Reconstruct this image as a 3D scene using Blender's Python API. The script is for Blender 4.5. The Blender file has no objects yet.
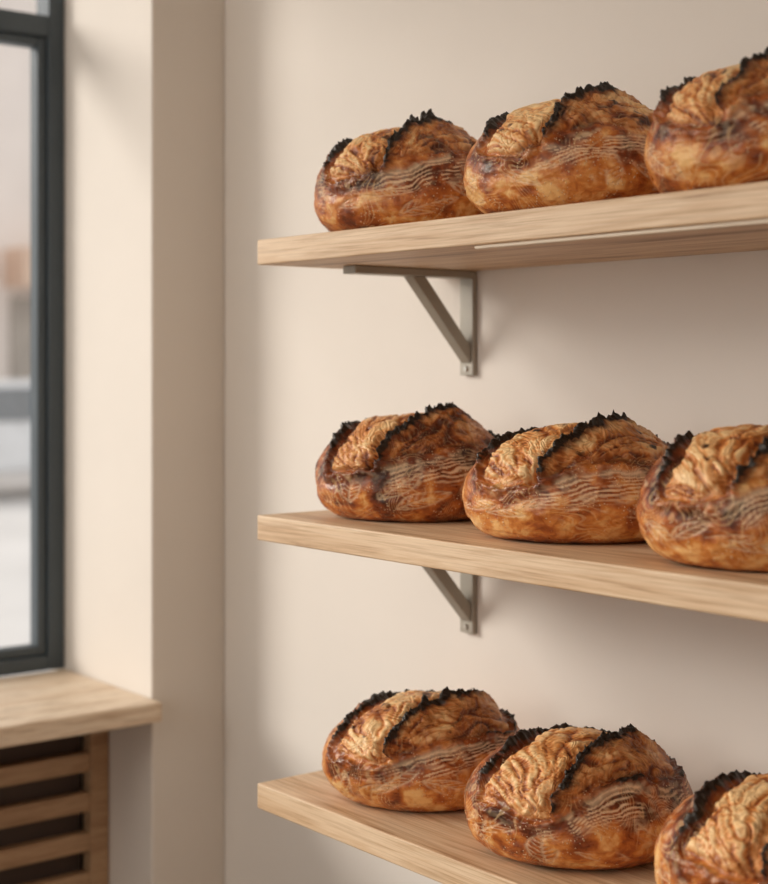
import bpy, bmesh, math, numpy as np, time
from mathutils import Vector, Matrix
T0=time.time()
scene=bpy.context.scene
scene.view_settings.view_transform='Standard'
scene.view_settings.look='None'
CZ=1.45
WY=1.557      # shelf wall plane
FY=1.214      # shelf front
LX=-2.444     # left wall plane
YAW=math.radians(51.5)

# ------------------------------------------------------------------ materials
def srgb(r,g,b):
    f=lambda c:(c/255/12.92) if c/255<=0.04045 else ((c/255+0.055)/1.055)**2.4
    return (f(r),f(g),f(b),1)
class NT:
    def __init__(s,name):
        s.m=bpy.data.materials.new(name); s.m.use_nodes=True
        s.t=s.m.node_tree; s.n=s.t.nodes; s.l=s.t.links
        s.b=s.n['Principled BSDF']
    def add(s,typ,**kw):
        nd=s.n.new(typ)
        for k,v in kw.items():
            if k in nd.inputs: nd.inputs[k].default_value=v
            else: setattr(nd,k,v)
        return nd
    def link(s,a,b): s.l.new(a,b)
    def coords(s,scale=(1,1,1),kind='Object'):
        tc=s.add('ShaderNodeTexCoord'); mp=s.add('ShaderNodeMapping')
        mp.inputs['Scale'].default_value=scale
        s.link(tc.outputs[kind],mp.inputs['Vector']); return mp.outputs['Vector']
    def noise(s,vec,scale,detail=5,rough=.55,dist=0):
        n=s.add('ShaderNodeTexNoise'); n.inputs['Scale'].default_value=scale
        n.inputs['Detail'].default_value=detail; n.inputs['Roughness'].default_value=rough
        n.inputs['Distortion'].default_value=dist
        s.link(vec,n.inputs['Vector']); return n.outputs['Fac']
    def ramp(s,fac,stops):
        r=s.add('ShaderNodeValToRGB'); e=r.color_ramp.elements
        e[0].position=stops[0][0]; e[0].color=stops[0][1]
        e[1].position=stops[-1][0]; e[1].color=stops[-1][1]
        for p,c in stops[1:-1]:
            x=e.new(p); x.color=c
        s.link(fac,r.inputs['Fac']); return r.outputs['Color']
    def gate(s,fac,a,b):
        m=s.add('ShaderNodeMapRange',interpolation_type='SMOOTHSTEP')
        m.inputs['From Min'].default_value=a; m.inputs['From Max'].default_value=b
        s.link(fac,m.inputs['Value']); return m.outputs[0]
    def math(s,op,a,b=None,clamp=False):
        m=s.add('ShaderNodeMath',operation=op,use_clamp=clamp)
        for i,v in enumerate((a,b)):
            if v is None: continue
            if isinstance(v,(int,float)): m.inputs[i].default_value=v
            else: s.link(v,m.inputs[i])
        return m.outputs[0]
    def mix(s,fac,a,b,blend='MIX'):
        m=s.add('ShaderNodeMix',data_type='RGBA',blend_type=blend)
        for k,v in ((0,fac),(6,a),(7,b)):
            if isinstance(v,(int,float,tuple)): m.inputs[k].default_value=v
            else: s.link(v,m.inputs[k])
        return m.outputs[2]
    def attr(s,name):
        a=s.add('ShaderNodeAttribute'); a.attribute_name=name; return a.outputs['Fac']
    def bump(s,h,strength,dist,prev=None):
        b=s.add('ShaderNodeBump'); b.inputs['Strength'].default_value=strength
        b.inputs['Distance'].default_value=dist; s.link(h,b.inputs['Height'])
        if prev is not None: s.link(prev,b.inputs['Normal'])
        return b.outputs['Normal']

def flat(name,col,rough=.6,metal=0,nscale=6,var=.06,bump=.0):
    k=NT(name); v=k.coords()
    n=k.noise(v,nscale,6)
    c2=tuple(x*(1-var*2) for x in col[:3])+(1,); c1=tuple(min(1,x*(1+var)) for x in col[:3])+(1,)
    k.link(k.ramp(n,[(.3,c2),(.7,c1)]),k.b.inputs['Base Color'])
    k.b.inputs['Roughness'].default_value=rough; k.b.inputs['Metallic'].default_value=metal
    if bump: k.link(k.bump(k.noise(v,nscale*25,4),bump,.002),k.b.inputs['Normal'])
    return k.m
M_wall=flat('plaster_warm',srgb(226,217,206),.9,nscale=1.6,var=.025,bump=.12)
M_ceil=flat('ceiling_paint',srgb(235,230,222),.9)
M_rw=flat('wall_right_paint',srgb(150,122,98),.8)
M_floor=flat('floor_stone',srgb(160,136,114),.6,nscale=3,var=.08)
M_frame=flat('window_frame_paint',srgb(66,76,82),.45,nscale=8)
M_br=flat('bracket_metal',srgb(166,158,144),.4,.25,nscale=12)
M_screw=flat('screw_steel',srgb(190,185,175),.3,.9)
M_dark=flat('slot_shade_brown',srgb(90,74,64),.9)
M_asph=flat('pavement',srgb(216,214,213),.9,nscale=.7)
M_fac=flat('facade_stucco',srgb(242,232,226),.9,nscale=.5)
M_awn=flat('awning_cloth',srgb(232,202,180),.8)
M_shop=flat('shop_front',srgb(168,160,152),.6,nscale=.8,var=.2)
M_car=flat('car_paint',srgb(228,231,235),.3)
M_carg=flat('car_glass',srgb(110,118,126),.1)
M_tyre=flat('tyre_rubber',srgb(45,45,46),.8)

def wood(name,light,mid,dark,sc=(1.4,22,30),rough=.5):
    k=NT(name); v=k.coords(sc)
    n=k.noise(v,2.2,8,.65,.6)
    v2=k.coords((sc[0]*.5,sc[1]*.35,sc[2]*.35)); n2=k.noise(v2,2.2,3,.5,2.2)
    v3=k.coords((sc[0]*3,sc[1]*8,sc[2]*8)); n3=k.noise(v3,1.5,4,.6)
    s=k.math('ADD',k.math('MULTIPLY',n,.6),k.math('MULTIPLY',n2,.4))
    c=k.ramp(s,[(.36,dark),(.45,mid),(.56,light),(.68,mid)])
    f=k.ramp(n3,[(.36,(.72,.66,.60,1)),(.52,(1,1,1,1))])
    k.link(k.mix(.8,c,f,'MULTIPLY'),k.b.inputs['Base Color'])
    k.b.inputs['Roughness'].default_value=rough
    k.link(k.bump(n,.12,.002),k.b.inputs['Normal'])
    return k.m
M_oak=wood('oak_shelf',srgb(228,200,166),srgb(210,176,138),srgb(164,126,90))
M_pale=flat('edge_highlight_strip',srgb(248,232,208),.5)
M_sill=wood('oak_sill',srgb(232,214,190),srgb(222,198,170),srgb(200,172,142),sc=(22,1.4,30))
M_cover=wood('oak_cover',srgb(190,156,120),srgb(174,138,104),srgb(150,116,84),sc=(22,1.4,30))

kg=NT('window_glass')
tr=kg.add('ShaderNodeBsdfTransparent'); gl=kg.add('ShaderNodeBsdfGlossy'); gl.inputs['Roughness'].default_value=.02
mx=kg.add('ShaderNodeMixShader'); mx.inputs[0].default_value=.06
kg.link(tr.outputs[0],mx.inputs[1]); kg.link(gl.outputs[0],mx.inputs[2])
kg.link(mx.outputs[0],kg.n['Material Output'].inputs['Surface']); M_glass=kg.m

# ------------------------------------------------------------------ mesh helpers
def finish(bm,name,mats,bevel=0,parent=None,smooth=False,loc=None):
    me=bpy.data.meshes.new(name); bm.normal_update(); bm.to_mesh(me); bm.free()
    ob=bpy.data.objects.new(name,me); scene.collection.objects.link(ob)
    for m in (mats if isinstance(mats,(list,tuple)) else [mats]): me.materials.append(m)
    if bevel:
        md=ob.modifiers.new('bevel','BEVEL'); md.width=bevel; md.segments=3; md.limit_method='ANGLE'
    if smooth:
        for p in me.polygons: p.use_smooth=True
    if parent: ob.parent=parent
    if loc: ob.location=loc
    return ob
def box(bm,x0,x1,y0,y1,z0,z1,mi=0):
    r=bmesh.ops.create_cube(bm,size=1)
    vs=r['verts']
    for v in vs:
        v.co=Vector(((x0+x1)/2+v.co.x*(x1-x0),(y0+y1)/2+v.co.y*(y1-y0),(z0+z1)/2+v.co.z*(z1-z0)))
    for f in {f for v in vs for f in v.link_faces}: f.material_index=mi
    return vs
def boxes(name,lst,mats,bevel=0,parent=None):
    bm=bmesh.new()
    for b in lst: box(bm,*b)
    return finish(bm,name,mats,bevel,parent)
def empty(name,loc=(0,0,0)):
    e=bpy.data.objects.new(name,None); e.location=loc; e.empty_display_size=.1
    scene.collection.objects.link(e); return e

# ------------------------------------------------------------------ room
WZ0=.838; WT=2.55; WYR=1.399; WYL=-1.7; XO=-2.86
boxes('wall_back',[(LX-.5,2.6,WY,WY+.12,0,2.9)],M_wall)
boxes('wall_left',[(XO,LX,WYR,WY,0,2.9),(XO,LX,-3.6,WYL,0,2.9),(XO,LX,WYL,WYR,WT,2.9),
                   (XO,XO+.06,WYL,WYR,0,WZ0-.04)],M_wall,bevel=.004)
boxes('wall_right',[(2.6,2.72,-3.6,WY+.12,0,2.9)],M_rw)
boxes('floor',[(XO,2.72,-3.6,WY+.12,-.1,0)],M_floor)
boxes('ceiling',[(XO,2.72,-3.6,WY+.12,2.9,3.0)],M_ceil)
boxes('baseboard_back',[(LX+.001,2.6,WY-.015,WY,0,.09)],M_wall,bevel=.003)

# sill
boxes('window_sill',[(-2.79,-2.402,WYL+.002,WYR-.002,WZ0-.036,WZ0)],M_sill,bevel=.004)
# window
win=empty('window_1',(-2.82,WYR,WZ0))
def wchild(name,lst,mat,bevel=.003):
    o=boxes(name,lst,mat,bevel); o.parent=win; o.matrix_parent_inverse=Matrix.Translation(-Vector(win.location)); return o
x0,x1=-2.85,-2.792
wchild('frame',[(x0,x1,WYR-.036,WYR-.001,WZ0,WT),(x0,x1,WYL,WYL+.04,WZ0,WT),(x0,x1,WYL+.04,WYR-.036,WZ0,WZ0+.03),
   (x0,x1,WYL+.04,WYR-.036,WT-.05,WT),(x0,x1,WYL+.04,WYR-.036,2.108,2.15),(x0,x1,-.18,-.12,WZ0+.03,WT-.05)],M_frame)
s0,s1=-2.836,-2.802
wchild('sash',[(s0,s1,WYR-.056,WYR-.037,WZ0+.031,2.107),(s0,s1,-.119,-.10,WZ0+.031,2.107),
   (s0,s1,-.10,WYR-.056,WZ0+.031,WZ0+.05),(s0,s1,-.10,WYR-.056,2.088,2.107)],M_frame)
wchild('glass',[(-2.824,-2.820,WYL+.04,WYR-.04,WZ0+.03,WT-.05)],M_glass,0)

# radiator cover
rc=empty('radiator_cover',(-2.605,.5,0))
cx0,cx1=-2.635,-2.605
ztop=WZ0-.037
l=[(cx0,cx1,WYR-.04,WYR-.002,.0,ztop),(cx0,cx1,WYL+.002,WYL+.04,0,ztop),(cx0,cx1,WYL+.04,WYR-.04,ztop-.05,ztop),(cx0,cx1,WYL+.04,WYR-.04,0,.08),(cx0,cx1,-.15,-.10,.08,ztop-.05)]
z=ztop-.05-.040
while z>.12:
    l.append((cx0+.004,cx1-.004,WYL+.04,WYR-.04,z-.036,z)); z-=.076
o=boxes('slatted_front',l,M_cover,.002); o.parent=rc; o.matrix_parent_inverse=Matrix.Translation(-Vector(rc.location))
o=boxes('slot_shade_board',[(-2.67,-2.65,WYL+.04,WYR-.04,.08,ztop-.02)],M_dark); o.parent=rc; o.matrix_parent_inverse=Matrix.Translation(-Vector(rc.location))  # board coloured as the shade seen through the slat gaps

# ------------------------------------------------------------------ shelves
SX0,SX1=-1.82,-.45; TH=.036
shelf_top=[CZ+.180,CZ-.216,CZ-.602]
for i,zt in enumerate(shelf_top):
    bm=bmesh.new(); box(bm,SX0,SX1,FY,WY-.001,zt-TH,zt)
    if i==0: box(bm,-1.36,SX1-.02,FY+.006,FY+.012,zt-TH-.0045,zt-TH+.0005,1)  # near-white strip paints in the bright line under the shelf edge
    ob=finish(bm,'wooden_shelf',[M_oak,M_pale],.0022)
    c=Vector((SX0+ (zt*.37)%.5,FY,zt)); ob.data.transform(Matrix.Translation(-c)); ob.location=c
def bracket(x,zt):
    e=empty('shelf_bracket',(x,WY,zt-TH))
    bm=bmesh.new(); w=.015
    box(bm,-w,w,-.010,-.001,-.160,-.0005)
    box(bm,-w,w,-.236,-.010,-.012,-.0005)
    a=[(-.010,-.142),(-.010,-.115),(-.100,-.012),(-.126,-.012)]
    f=[bm.verts.new((-w*.75,y,z)) for y,z in a]; g=[bm.verts.new((w*.75,y,z)) for y,z in a]
    bm.faces.new(f); bm.faces.new(g[::-1])
    for i in range(4):
        j=(i+1)%4; bm.faces.new((f[j],f[i],g[i],g[j]))
    bmesh.ops.recalc_face_normals(bm,faces=bm.faces)
    finish(bm,'arm_and_brace',M_br,.0015,e)
    bm=bmesh.new()
    for zz in (-.150,):
        bmesh.ops.create_cone(bm,cap_ends=True,segments=20,radius1=.0048,radius2=.0035,depth=.003,matrix=Matrix.Translation((0,-.0115,zz))@Matrix.Rotation(math.pi/2,4,'X'))
    finish(bm,'screws',M_screw,0,e)
for zt in shelf_top:
    bracket(-1.742,zt); bracket(-.60,zt)

# ------------------------------------------------------------------ loaves
def bread_mat():
    k=NT('sourdough_crust'); v=k.coords()
    oi=k.add('ShaderNodeObjectInfo')
    off=k.add('ShaderNodeVectorMath',operation='ADD')
    cmb=k.add('ShaderNodeCombineXYZ'); r10=k.math('MULTIPLY',oi.outputs['Random'],13.7)
    for i in range(3): k.link(r10,cmb.inputs[i])
    k.link(v,off.inputs[0]); k.link(cmb.outputs[0],off.inputs[1]); v=off.outputs[0]
    char=k.attr('char'); bloom=k.attr('bloom'); flour=k.attr('flour'); tone=k.attr('tone'); fib=k.attr('fib')
    nL=k.noise(v,26,3,.5,.6); nM=k.noise(v,80,5,.6,.8); nF=k.noise(v,280,4,.6)
    # crust
    t=k.math('ADD',k.math('MULTIPLY',nL,.7),k.math('MULTIPLY',nM,.3))
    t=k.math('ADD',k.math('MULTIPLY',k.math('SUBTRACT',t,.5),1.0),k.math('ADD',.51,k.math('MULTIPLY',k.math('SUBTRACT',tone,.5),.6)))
    crust=k.ramp(t,[(.26,srgb(58,24,14)),(.37,srgb(118,52,23)),(.47,srgb(174,92,38)),(.56,srgb(210,132,62)),(.66,srgb(242,190,122))])
    # nested swirling stretch marks : contour lines of a distorted noise
    w=k.noise(v,9,1,.5,1.2)
    cont=k.math('SINE',k.math('MULTIPLY',w,150.0))
    wg=k.gate(k.noise(v,15,2,.5),.48,.58)
    scr=k.math('MULTIPLY',k.gate(cont,.35,.95),wg)
    crust=k.mix(k.math('MULTIPLY',scr,.38),crust,srgb(238,196,140))
    # bloom (open crumb)
    tb=k.math('ADD',k.math('MULTIPLY',nL,.4),k.math('MULTIPLY',fib,.6))
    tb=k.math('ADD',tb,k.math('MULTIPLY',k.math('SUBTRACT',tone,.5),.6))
    blo=k.ramp(tb,[(.15,srgb(84,33,14)),(.34,srgb(148,74,30)),(.50,srgb(202,122,58)),(.66,srgb(230,160,94)),(.82,srgb(248,206,148))])
    w2=k.noise(v,13,2,.5,1.8)
    c2=k.math('SINE',k.math('MULTIPLY',w2,80.0))
    blo=k.mix(k.math('MULTIPLY',k.gate(c2,.5,.98),.30),blo,srgb(110,50,22))
    blo=k.mix(k.math('MULTIPLY',k.gate(c2,-.5,-.98),.22),blo,srgb(250,212,156))
    col=k.mix(bloom,crust,blo)
    # flour
    col=k.mix(flour,col,srgb(240,212,174))
    # blister specks
    vo=k.add('ShaderNodeTexVoronoi'); vo.inputs['Scale'].default_value=230; k.link(v,vo.inputs['Vector'])
    sp=k.gate(vo.outputs['Distance'],.30,.14)
    gate=k.gate(k.noise(v,40,2),.47,.58)
    sp=k.math('MULTIPLY',k.math('MULTIPLY',sp,gate),k.math('SUBTRACT',1,bloom))
    col=k.mix(k.math('MULTIPLY',sp,.75),col,srgb(244,212,168))
    # char
    cm=k.math('MULTIPLY',char,k.ramp(nM,[(.32,(.6,.6,.6,1)),(.56,(1.2,1.2,1.2,1))]),clamp=True)
    col=k.mix(k.math('MULTIPLY',k.gate(cm,.04,.5),.8),col,srgb(88,34,13))
    col=k.mix(k.gate(cm,.44,.72),col,srgb(26,16,12))
    k.link(col,k.b.inputs['Base Color'])
    rr=k.mix(bloom,k.ramp(nM,[(.3,(.26,.26,.26,1)),(.7,(.40,.40,.40,1))]),(.42,.42,.42,1))
    k.link(k.mix(flour,rr,(.65,.65,.65,1)),k.b.inputs['Roughness'])
    k.b.inputs['Specular IOR Level'].default_value=.6
    k.b.inputs['Specular Tint'].default_value=(1,.90,.78,1)
    b1=k.bump(nM,.38,.003); b2=k.bump(nF,.28,.001,b1); b3=k.bump(sp,.7,.0015,b2)
    b4=k.bump(k.math('MULTIPLY',k.math('MULTIPLY',c2,-1.0),bloom),.45,.0009,b3)
    k.link(b4,k.b.inputs['Normal'])
    return k.m
M_bread=bread_mat()

bm=bmesh.new(); bmesh.ops.create_icosphere(bm,subdivisions=7,radius=1)
ico=bpy.data.meshes.new('ico'); bm.to_mesh(ico); bm.free()
NV=len(ico.vertices); S=np.empty(NV*3); ico.vertices.foreach_get('co',S); S=S.reshape(-1,3)
S/=np.linalg.norm(S,axis=1)[:,None]

def vnoise(P,seed):
    rs=np.random.RandomState(seed); perm=rs.permutation(256); val=rs.rand(256)*2-1
    Pi=np.floor(P).astype(np.int64); f=P-Pi; f=f*f*(3-2*f)
    out=0
    for dx in (0,1):
        wx=f[:,0] if dx else 1-f[:,0]
        for dy in (0,1):
            wy=f[:,1] if dy else 1-f[:,1]
            for dz in (0,1):
                wz=f[:,2] if dz else 1-f[:,2]
                h=perm[(perm[(perm[(Pi[:,0]+dx)&255]+Pi[:,1]+dy)&255]+Pi[:,2]+dz)&255]
                out=out+wx*wy*wz*val[h]
    return out
def fbm(P,seed,o=4,g=.5):
    a=1;s=0;n=0
    for i in range(o):
        s=s+a*vnoise(P*(2**i)+i*17.3,seed+i); n+=a; a*=g
    return s/n
def ss(a,b,x):
    t=np.clip((x-a)/(b-a),0,1); return t*t*(3-2*t)
def catmull(pts,closed,n=6):
    pts=[np.array(p,float) for p in pts]; N=len(pts); out=[]
    rng=range(N) if closed else range(N-1)
    for i in rng:
        g=(lambda j:pts[j%N]) if closed else (lambda j:pts[min(max(j,0),N-1)])
        p0,p1,p2,p3=g(i-1),g(i),g(i+1),g(i+2)
        for k in range(n):
            t=k/n
            out.append(.5*((2*p1)+(-p0+p2)*t+(2*p0-5*p1+4*p2-p3)*t*t+(-p0+3*p1-3*p2+p3)*t**3))
    if not closed: out.append(pts[-1])
    return np.array(out)
def dist_poly(Q,C,closed):
    best=np.full(len(Q),9.); sgn=np.ones(len(Q)); par=np.zeros(len(Q))
    N=len(C); M=N if closed else N-1
    for i in range(M):
        a=C[i]; b=C[(i+1)%N]; ab=b-a; L=ab@ab+1e-12
        t=np.clip(((Q-a)@ab)/L,0,1); d=Q-(a+t[:,None]*ab); dd=np.sqrt((d**2).sum(1))
        m=dd<best; best[m]=dd[m]; cr=ab[0]*d[:,1]-ab[1]*d[:,0]
        sgn[m]=np.where(cr[m]>0,1,-1); par[m]=(i+t[m])/M
    return best,sgn,par
def inside(Q,C):
    r=np.zeros(len(Q),bool); N=len(C)
    for i in range(N):
        a=C[i]; b=C[(i+1)%N]
        c=((a[1]>Q[:,1])!=(b[1]>Q[:,1]))
        xx=(b[0]-a[0])*(Q[:,1]-a[1])/(b[1]-a[1]+1e-12)+a[0]
        r^=c&(Q[:,0]<xx)
    return r
RIM=[(-.74,-.45),(-.55,-.22),(-.36,.02),(-.20,.30),(.08,.36),(.40,.28),(.62,.08),(.62,-.22),(.38,-.50),(.10,-.68),(-.25,-.82),(-.55,-.70)]
EAR=[(-.27,-.86),(-.17,-.68),(-.02,-.46),(.14,-.20),(.24,.06),(.30,.30)]

def loaf(cx,cy,z0,W,D,H,seed,rot=0,twist=0,tone=0.,char=1.,earh=1.):
    rs=np.random.RandomState(seed)
    x,y,z=S[:,0],S[:,1],S[:,2]
    n=np.where(z>0,2.15,2.6)
    rho=np.sqrt(np.clip(1-z*z,1e-9,1)); rp=np.clip(1-np.abs(z)**n,0,1)**(1/n)
    hz=H*.63; hb=H*.37/.8
    k=rp/rho
    lump=1+.035*fbm(S*1.3+seed,seed,2)
    P=np.stack([x*k*W/2*lump,y*k*D/2*lump,np.where(z>0,z*hz*(1+.04*fbm(S*1.5+3,seed+5,2)),z*hb)],1)
    Nn=np.stack([x/(W/2),y/(D/2),z/np.where(z>0,hz,hb)],1); Nn/=np.linalg.norm(Nn,axis=1)[:,None]
    th=np.arccos(np.clip(z,-1,1))/(math.pi/2); ph=np.arctan2(y,x)-twist
    Q=np.stack([th*np.cos(ph),th*np.sin(ph)],1)
    wl=np.stack([fbm(S*3.0+9,seed+20,3),fbm(S*3.0+31,seed+30,3)],1)*.08
    wh=np.stack([fbm(S*16+9,seed+40,3),fbm(S*16+31,seed+50,3)],1)*.034
    Qs=Q+wl; Qw=Qs+wh
    rim=catmull([(a+rs.uniform(-.05,.05),b+rs.uniform(-.05,.05)) for a,b in RIM],True)
    ear=catmull([(a+rs.uniform(-.03,.03),b+rs.uniform(-.03,.03)) for a,b in EAR],False)
    d,_,_=dist_poly(Qw,rim,True); ins=inside(Qw,rim); sd=np.where(ins,-d,d)
    ds,_,_=dist_poly(Qs,rim,True); sds=np.where(inside(Qs,rim),-ds,ds)
    e,es,ep=dist_poly(Qw,ear,False); ed=-e*es     # + right side
    up=ss(.25,.8,z)                    # near the top
    jag=vnoise(S*24+7,seed+60)*.5+vnoise(S*46+3,seed+61)*.6
    jag2=vnoise(S*8+3,seed+62)
    left=ss(.15,-.45,x)
    front=ss(-.2,-.6,y)*ss(.7,.4,z)
    ramp_amp=np.clip(.22+.78*np.clip(up*.9+left*.45,0,1)-.3*front*(1-left),.08,1)
    lip=np.where(sd>0,np.exp(-(sd/.06)**2),ss(-.03,0,sd))
    h=.0085*ramp_amp*(1+.7*jag+.4*jag2)*lip
    h-=.0070*np.exp(-((sd+.06)/.035)**2)*ramp_amp
    inn=ss(-.02,-.10,sd)
    # fan-shaped fibres radiating from the start of the cut
    fo=np.array([-.36,-1.02]); V=Qs-fo; fr=np.sqrt((V**2).sum(1)); fa=np.arctan2(V[:,1],V[:,0])
    F=np.stack([fa*10+seed,fr*3.2,np.zeros(NV)],1)+np.stack([fbm(S*4,seed+72,2),fbm(S*4+4,seed+73,2),0*x],1)*.6
    f1=np.abs(fbm(F,seed+70,2,.4)); f2=np.abs(fbm(F*2.3+5,seed+74,2,.5))
    fib=.65*ss(0,.22,f1)+.35*ss(0,.25,f2)
    h+=inn*(.0010+.0034*fib+.0030*fbm(S*6,seed+71,3)+.0008*fbm(S*30,seed+75,2))
    win=ss(0,.18,ep)*ss(1.0,.9,ep)
    inr=ss(.04,-.02,sd)
    eam=win*inr*earh
    prof=np.where(ed>0,np.exp(-(ed/.10)),ss(-.028,0,ed))
    h+=.018*eam*(.5+.5*up)*(1+.5*jag+.3*jag2)*prof
    h-=.012*np.exp(-((ed+.075)/.04)**2)*eam
    out=1-ss(.03,-.03,sd)
    h+=out*(.0024*fbm(S*5,seed+80,3)+.0005*fbm(S*22,seed+81,2))
    # --- decorative leaf scoring on the smooth crust
    az=np.arctan2(x,-y)                 # 0 = front
    lines=np.zeros(NV); fillm=np.zeros(NV)
    nleaf=15
    for i in range(nleaf):
        a0=-math.pi+2*math.pi*(i+rs.uniform(-.3,.3))/nleaf; c0=rs.uniform(-.40,.12)
        ang=rs.uniform(-.9,.9)+ (math.pi/2 if rs.rand()<.35 else 0); ln=rs.uniform(.26,.40); wd=ln*rs.uniform(.30,.42)
        da=(az-a0+math.pi)%(2*math.pi)-math.pi; dz=(z-c0)*1.0
        near=(np.abs(da)<.6)&(np.abs(dz)<.6)
        u=(da*math.cos(ang)+dz*math.sin(ang))/ln; v=(-da*math.sin(ang)+dz*math.cos(ang))
        v=v+.10*ln*u*u
        edge=wd*np.clip(1-u*u,0,1)**1.1
        inl=(np.abs(u)<1)&(np.abs(v)<edge)&near
        oline=np.exp(-((np.abs(v)-edge)/.013)**2)*(np.abs(u)<1)*near
        mid=np.exp(-(v/.012)**2)*inl
        veins=ss(.5,.95,np.cos((u*ln-np.abs(v)*1.0)*2*math.pi/.085))*inl
        lines=np.maximum(lines,np.maximum(oline*.8,np.maximum(mid,veins*.8))); fillm=np.maximum(fillm,inl*1.)
    brk=ss(-.30,.10,fbm(S*5+2,seed+101,3))
    lmask=ss(.06,.16,sd)*brk
    lines=lines*lmask
    h-=.0012*lines
    P=P+Nn*h[:,None]
    sh=.010*np.exp(-((ed-.01)/.035)**2)*eam
    P[:,0]-=sh; P[:,1]-=sh*.5
    fl=-hb*.8
    zz=P[:,2]-fl; sft=.006
    zz=np.where(zz>sft,zz,np.where(zz<-sft,0,(zz+sft)**2/(4*sft)))
    P[:,2]=zz
    # ---------------- masks
    nz=fbm(S*7+5,seed+90,4); nz2=fbm(S*14+5,seed+95,3)
    cr_=np.exp(-((sd-.002)/.024)**2)*np.clip(.05+1.0*up+.25*left-.6*front*(1-left),0,1.1)
    ce=np.exp(-(np.where(ed>0,ed/.036,ed/.028))**2)*win*inr*(.6+.6*up)
    ch=np.maximum(cr_,ce)*(1+.8*nz+.3*jag)*char
    spot=ss(.58,.7,vnoise(S*9+4,seed+97))*ss(.1,.7,z)*.6
    ch=np.maximum(ch,spot*np.clip(inn+.1,0,1)*ss(.3,.8,nz2+.5))
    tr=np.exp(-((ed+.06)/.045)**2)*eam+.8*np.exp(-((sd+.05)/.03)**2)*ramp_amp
    right=ss(.0,.12,ed)*win*inn
    bl=inn*(1-.25*right)
    stripe=ss(-.1,.8,np.sin(sds*2*math.pi/.036+4.0*fbm(S*2.2+8,seed+99,2)))
    band=ss(.01,.03,sds)*ss(.32,.20,sds)*ss(-.60,-.1,x+.4*nz)*ss(-.25,.08,nz+.02)*ss(-.2,.05,z)
    flap=np.exp(-((sds-.04)/.030)**2)*ss(-.5,-.1,x)*ss(.75,.4,x)*(y<0)*ss(-.25,.1,nz)*.6
    dust=.30*ss(.05,.4,nz2)*out*ss(-.1,.3,z)
    fl_=np.clip(np.maximum(np.maximum(stripe*band*.78,dust),np.maximum(flap,lines*.66)),0,1)
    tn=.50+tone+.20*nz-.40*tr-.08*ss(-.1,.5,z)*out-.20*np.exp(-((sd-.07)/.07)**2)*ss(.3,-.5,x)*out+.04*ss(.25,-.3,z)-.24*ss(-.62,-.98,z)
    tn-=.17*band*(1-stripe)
    tn+=.05*fillm*lmask
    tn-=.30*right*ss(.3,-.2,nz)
    tn=np.clip(tn,0,1)
    me=ico.copy(); me.name='sourdough_loaf'
    me.vertices.foreach_set('co',P.astype(np.float32).ravel())
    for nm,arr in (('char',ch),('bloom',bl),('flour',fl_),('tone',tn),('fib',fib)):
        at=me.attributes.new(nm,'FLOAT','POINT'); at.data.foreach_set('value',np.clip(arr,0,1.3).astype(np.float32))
    me.polygons.foreach_set('use_smooth',np.ones(len(me.polygons),bool))
    me.materials.append(M_bread); me.update()
    ob=bpy.data.objects.new('sourdough_loaf',me); scene.collection.objects.link(ob)
    ob.location=(cx,cy,z0+.0005); ob.rotation_euler=(0,0,YAW+rot)
    return ob
zt,zm,zb=shelf_top
loaf(-1.634,1.350,zt,.274,.218,.147,11,-.05,.05,-.05,1.15,1.0)
loaf(-1.312,1.350,zt,.278,.225,.142,23,-.10,.00,.02,1.15,1.0)
loaf(-1.030,1.345,zt,.256,.225,.140,37,-.15,-.1,-.06,1.0,.9)
loaf(-1.658,1.374,zm,.282,.222,.143,41,-.05,.00,-.12,1.15,1.1)
loaf(-1.334,1.374,zm,.288,.228,.138,53,-.10,-.05,.03,1.1,1.0)
loaf(-1.035,1.350,zm,.266,.228,.146,67,-.15,.05,-.02,1.0,.9)
loaf(-1.620,1.364,zb,.286,.232,.138,71,-.05,-.05,.02,1.1,1.0)
loaf(-1.326,1.364,zb,.284,.236,.138,83,-.10,.05,-.04,1.1,1.0)
loaf(-1.010,1.358,zb,.278,.236,.150,97,-.15,.00,.03,1.0,.9)
bpy.data.meshes.remove(ico)

# ------------------------------------------------------------------ street
boxes('street_pavement',[(-60,XO-.02,-30,60,-.25,-.15)],M_asph)
fb=empty('building_facade',(-24,10,-.15))
def fchild(n,l,m):
    o=boxes(n,l,m); o.parent=fb; o.matrix_parent_inverse=Matrix.Translation(-Vector(fb.location))
fchild('masonry',[(-26,-24,2,32,-.15,9)],M_fac)
fchild('shop_windows',[(-24,-23.9,y,y+3.2,.3,2.6) for y in range(3,30,4)],M_shop)
fchild('awnings',[(-24,-23.2,y-.1,y+3.4,2.75,3.4) for y in range(3,30,4)],M_awn)
fchild('upper_windows',[(-24,-23.92,y+.6,y+1.8,4.4,6.4) for y in range(3,30,4)],M_shop)
car=empty('car',(-17.5,8.2,-.15))
prof=[(-2.1,.3),(-2.15,.7),(-1.5,.9),(-.9,1.4),(.7,1.42),(1.4,.95),(2.1,.85),(2.15,.35)]
bm=bmesh.new()
A=[bm.verts.new((-.85,a,b)) for a,b in prof]; B=[bm.verts.new((.85,a,b)) for a,b in prof]
bm.faces.new(A); bm.faces.new(B[::-1])
for i in range(len(prof)):
    j=(i+1)%len(prof); bm.faces.new((A[j],A[i],B[i],B[j]))
bmesh.ops.recalc_face_normals(bm,faces=bm.faces)
finish(bm,'body',M_car,.08,car)
bm=bmesh.new()
gp=[(-1.3,.93),(-.82,1.33),(.62,1.35),(1.15,.95)]
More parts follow.
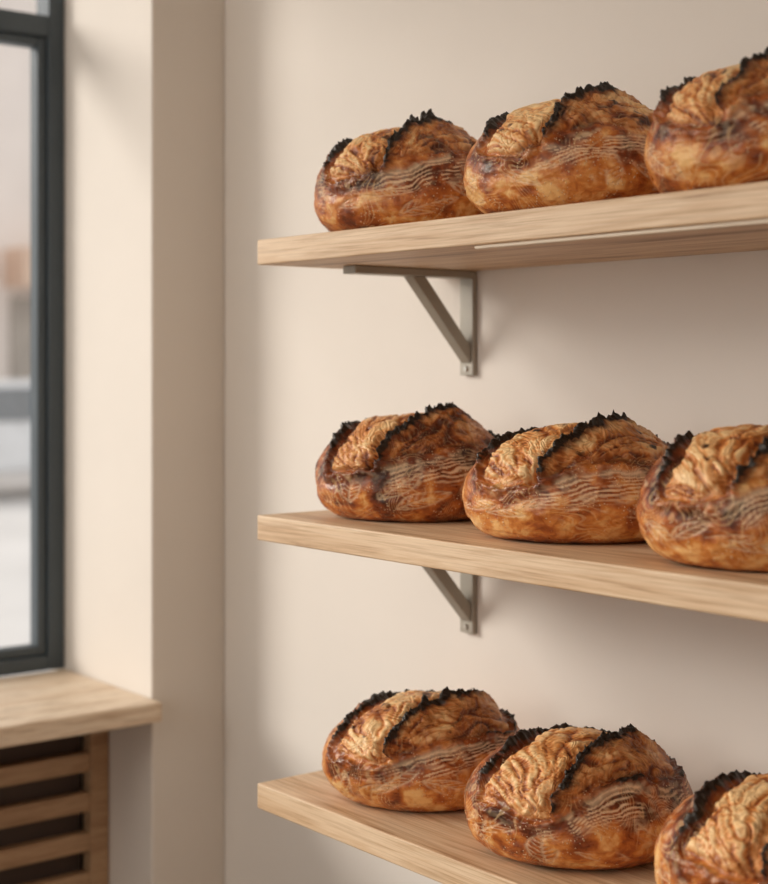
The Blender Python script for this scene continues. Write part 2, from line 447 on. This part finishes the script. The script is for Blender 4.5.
for sx in (-.86,.855):
    A=[bm.verts.new((sx,a,b)) for a,b in gp]; B=[bm.verts.new((sx+.01,a,b)) for a,b in gp]
    bm.faces.new(A); bm.faces.new(B[::-1])
    for i in range(4): bm.faces.new((A[(i+1)%4],A[i],B[i],B[(i+1)%4]))
finish(bm,'side_glass',M_carg,0,car)
bm=bmesh.new()
for sx in (-.8,.8):
    for yy in (-1.35,1.35):
        bmesh.ops.create_cone(bm,cap_ends=True,segments=28,radius1=.33,radius2=.33,depth=.22,matrix=Matrix.Translation((sx,yy,.33))@Matrix.Rotation(math.pi/2,4,'Y'))
finish(bm,'wheels',M_tyre,.03,car)

# ------------------------------------------------------------------ light
w=bpy.data.worlds.new('World'); scene.world=w; w.use_nodes=True
bg=w.node_tree.nodes['Background']; bg.inputs[0].default_value=(1,.98,.955,1); bg.inputs[1].default_value=.92
sl=bpy.data.lights.new('sun','SUN'); sl.energy=2.8; sl.angle=math.radians(24); sl.color=(1,.96,.90)
so=bpy.data.objects.new('sun',sl); scene.collection.objects.link(so)
so.rotation_euler=Vector((.72,.69,-.40)).to_track_quat('-Z','Y').to_euler(); so.location=(-6,-5,4)
def area(name,loc,target,sx,sy,power,col):
    L=bpy.data.lights.new(name,'AREA'); L.shape='RECTANGLE'; L.size=sx; L.size_y=sy; L.energy=power; L.color=col
    o=bpy.data.objects.new(name,L); scene.collection.objects.link(o); o.location=loc
    o.rotation_euler=(Vector(target)-Vector(loc)).to_track_quat('-Z','Y').to_euler()
    return o
area('rear_fill_light',(-1.9,-2.0,2.1),(-1.4,1.4,1.25),1.4,1.2,19,(1,.97,.93))  # added soft fill from behind the camera, no real fixture there
area('overhead_fill_light',(-.6,.0,2.8),(-1.0,1.2,1.0),1.0,1.0,4,(1,.90,.78))  # added weak warm fill from above, not an actual fitting

# ------------------------------------------------------------------ camera
cam=bpy.data.cameras.new('camera'); co=bpy.data.objects.new('camera',cam); scene.collection.objects.link(co)
co.location=(0,0,CZ); co.rotation_euler=(math.radians(90),0,YAW)
cam.lens=36*1514/884; cam.sensor_width=36; cam.sensor_fit='AUTO'
cam.shift_y=-77/884
cam.dof.use_dof=True; cam.dof.focus_distance=1.88; cam.dof.aperture_fstop=3.2
cam.clip_start=.05
scene.camera=co
print('build time',time.time()-T0)
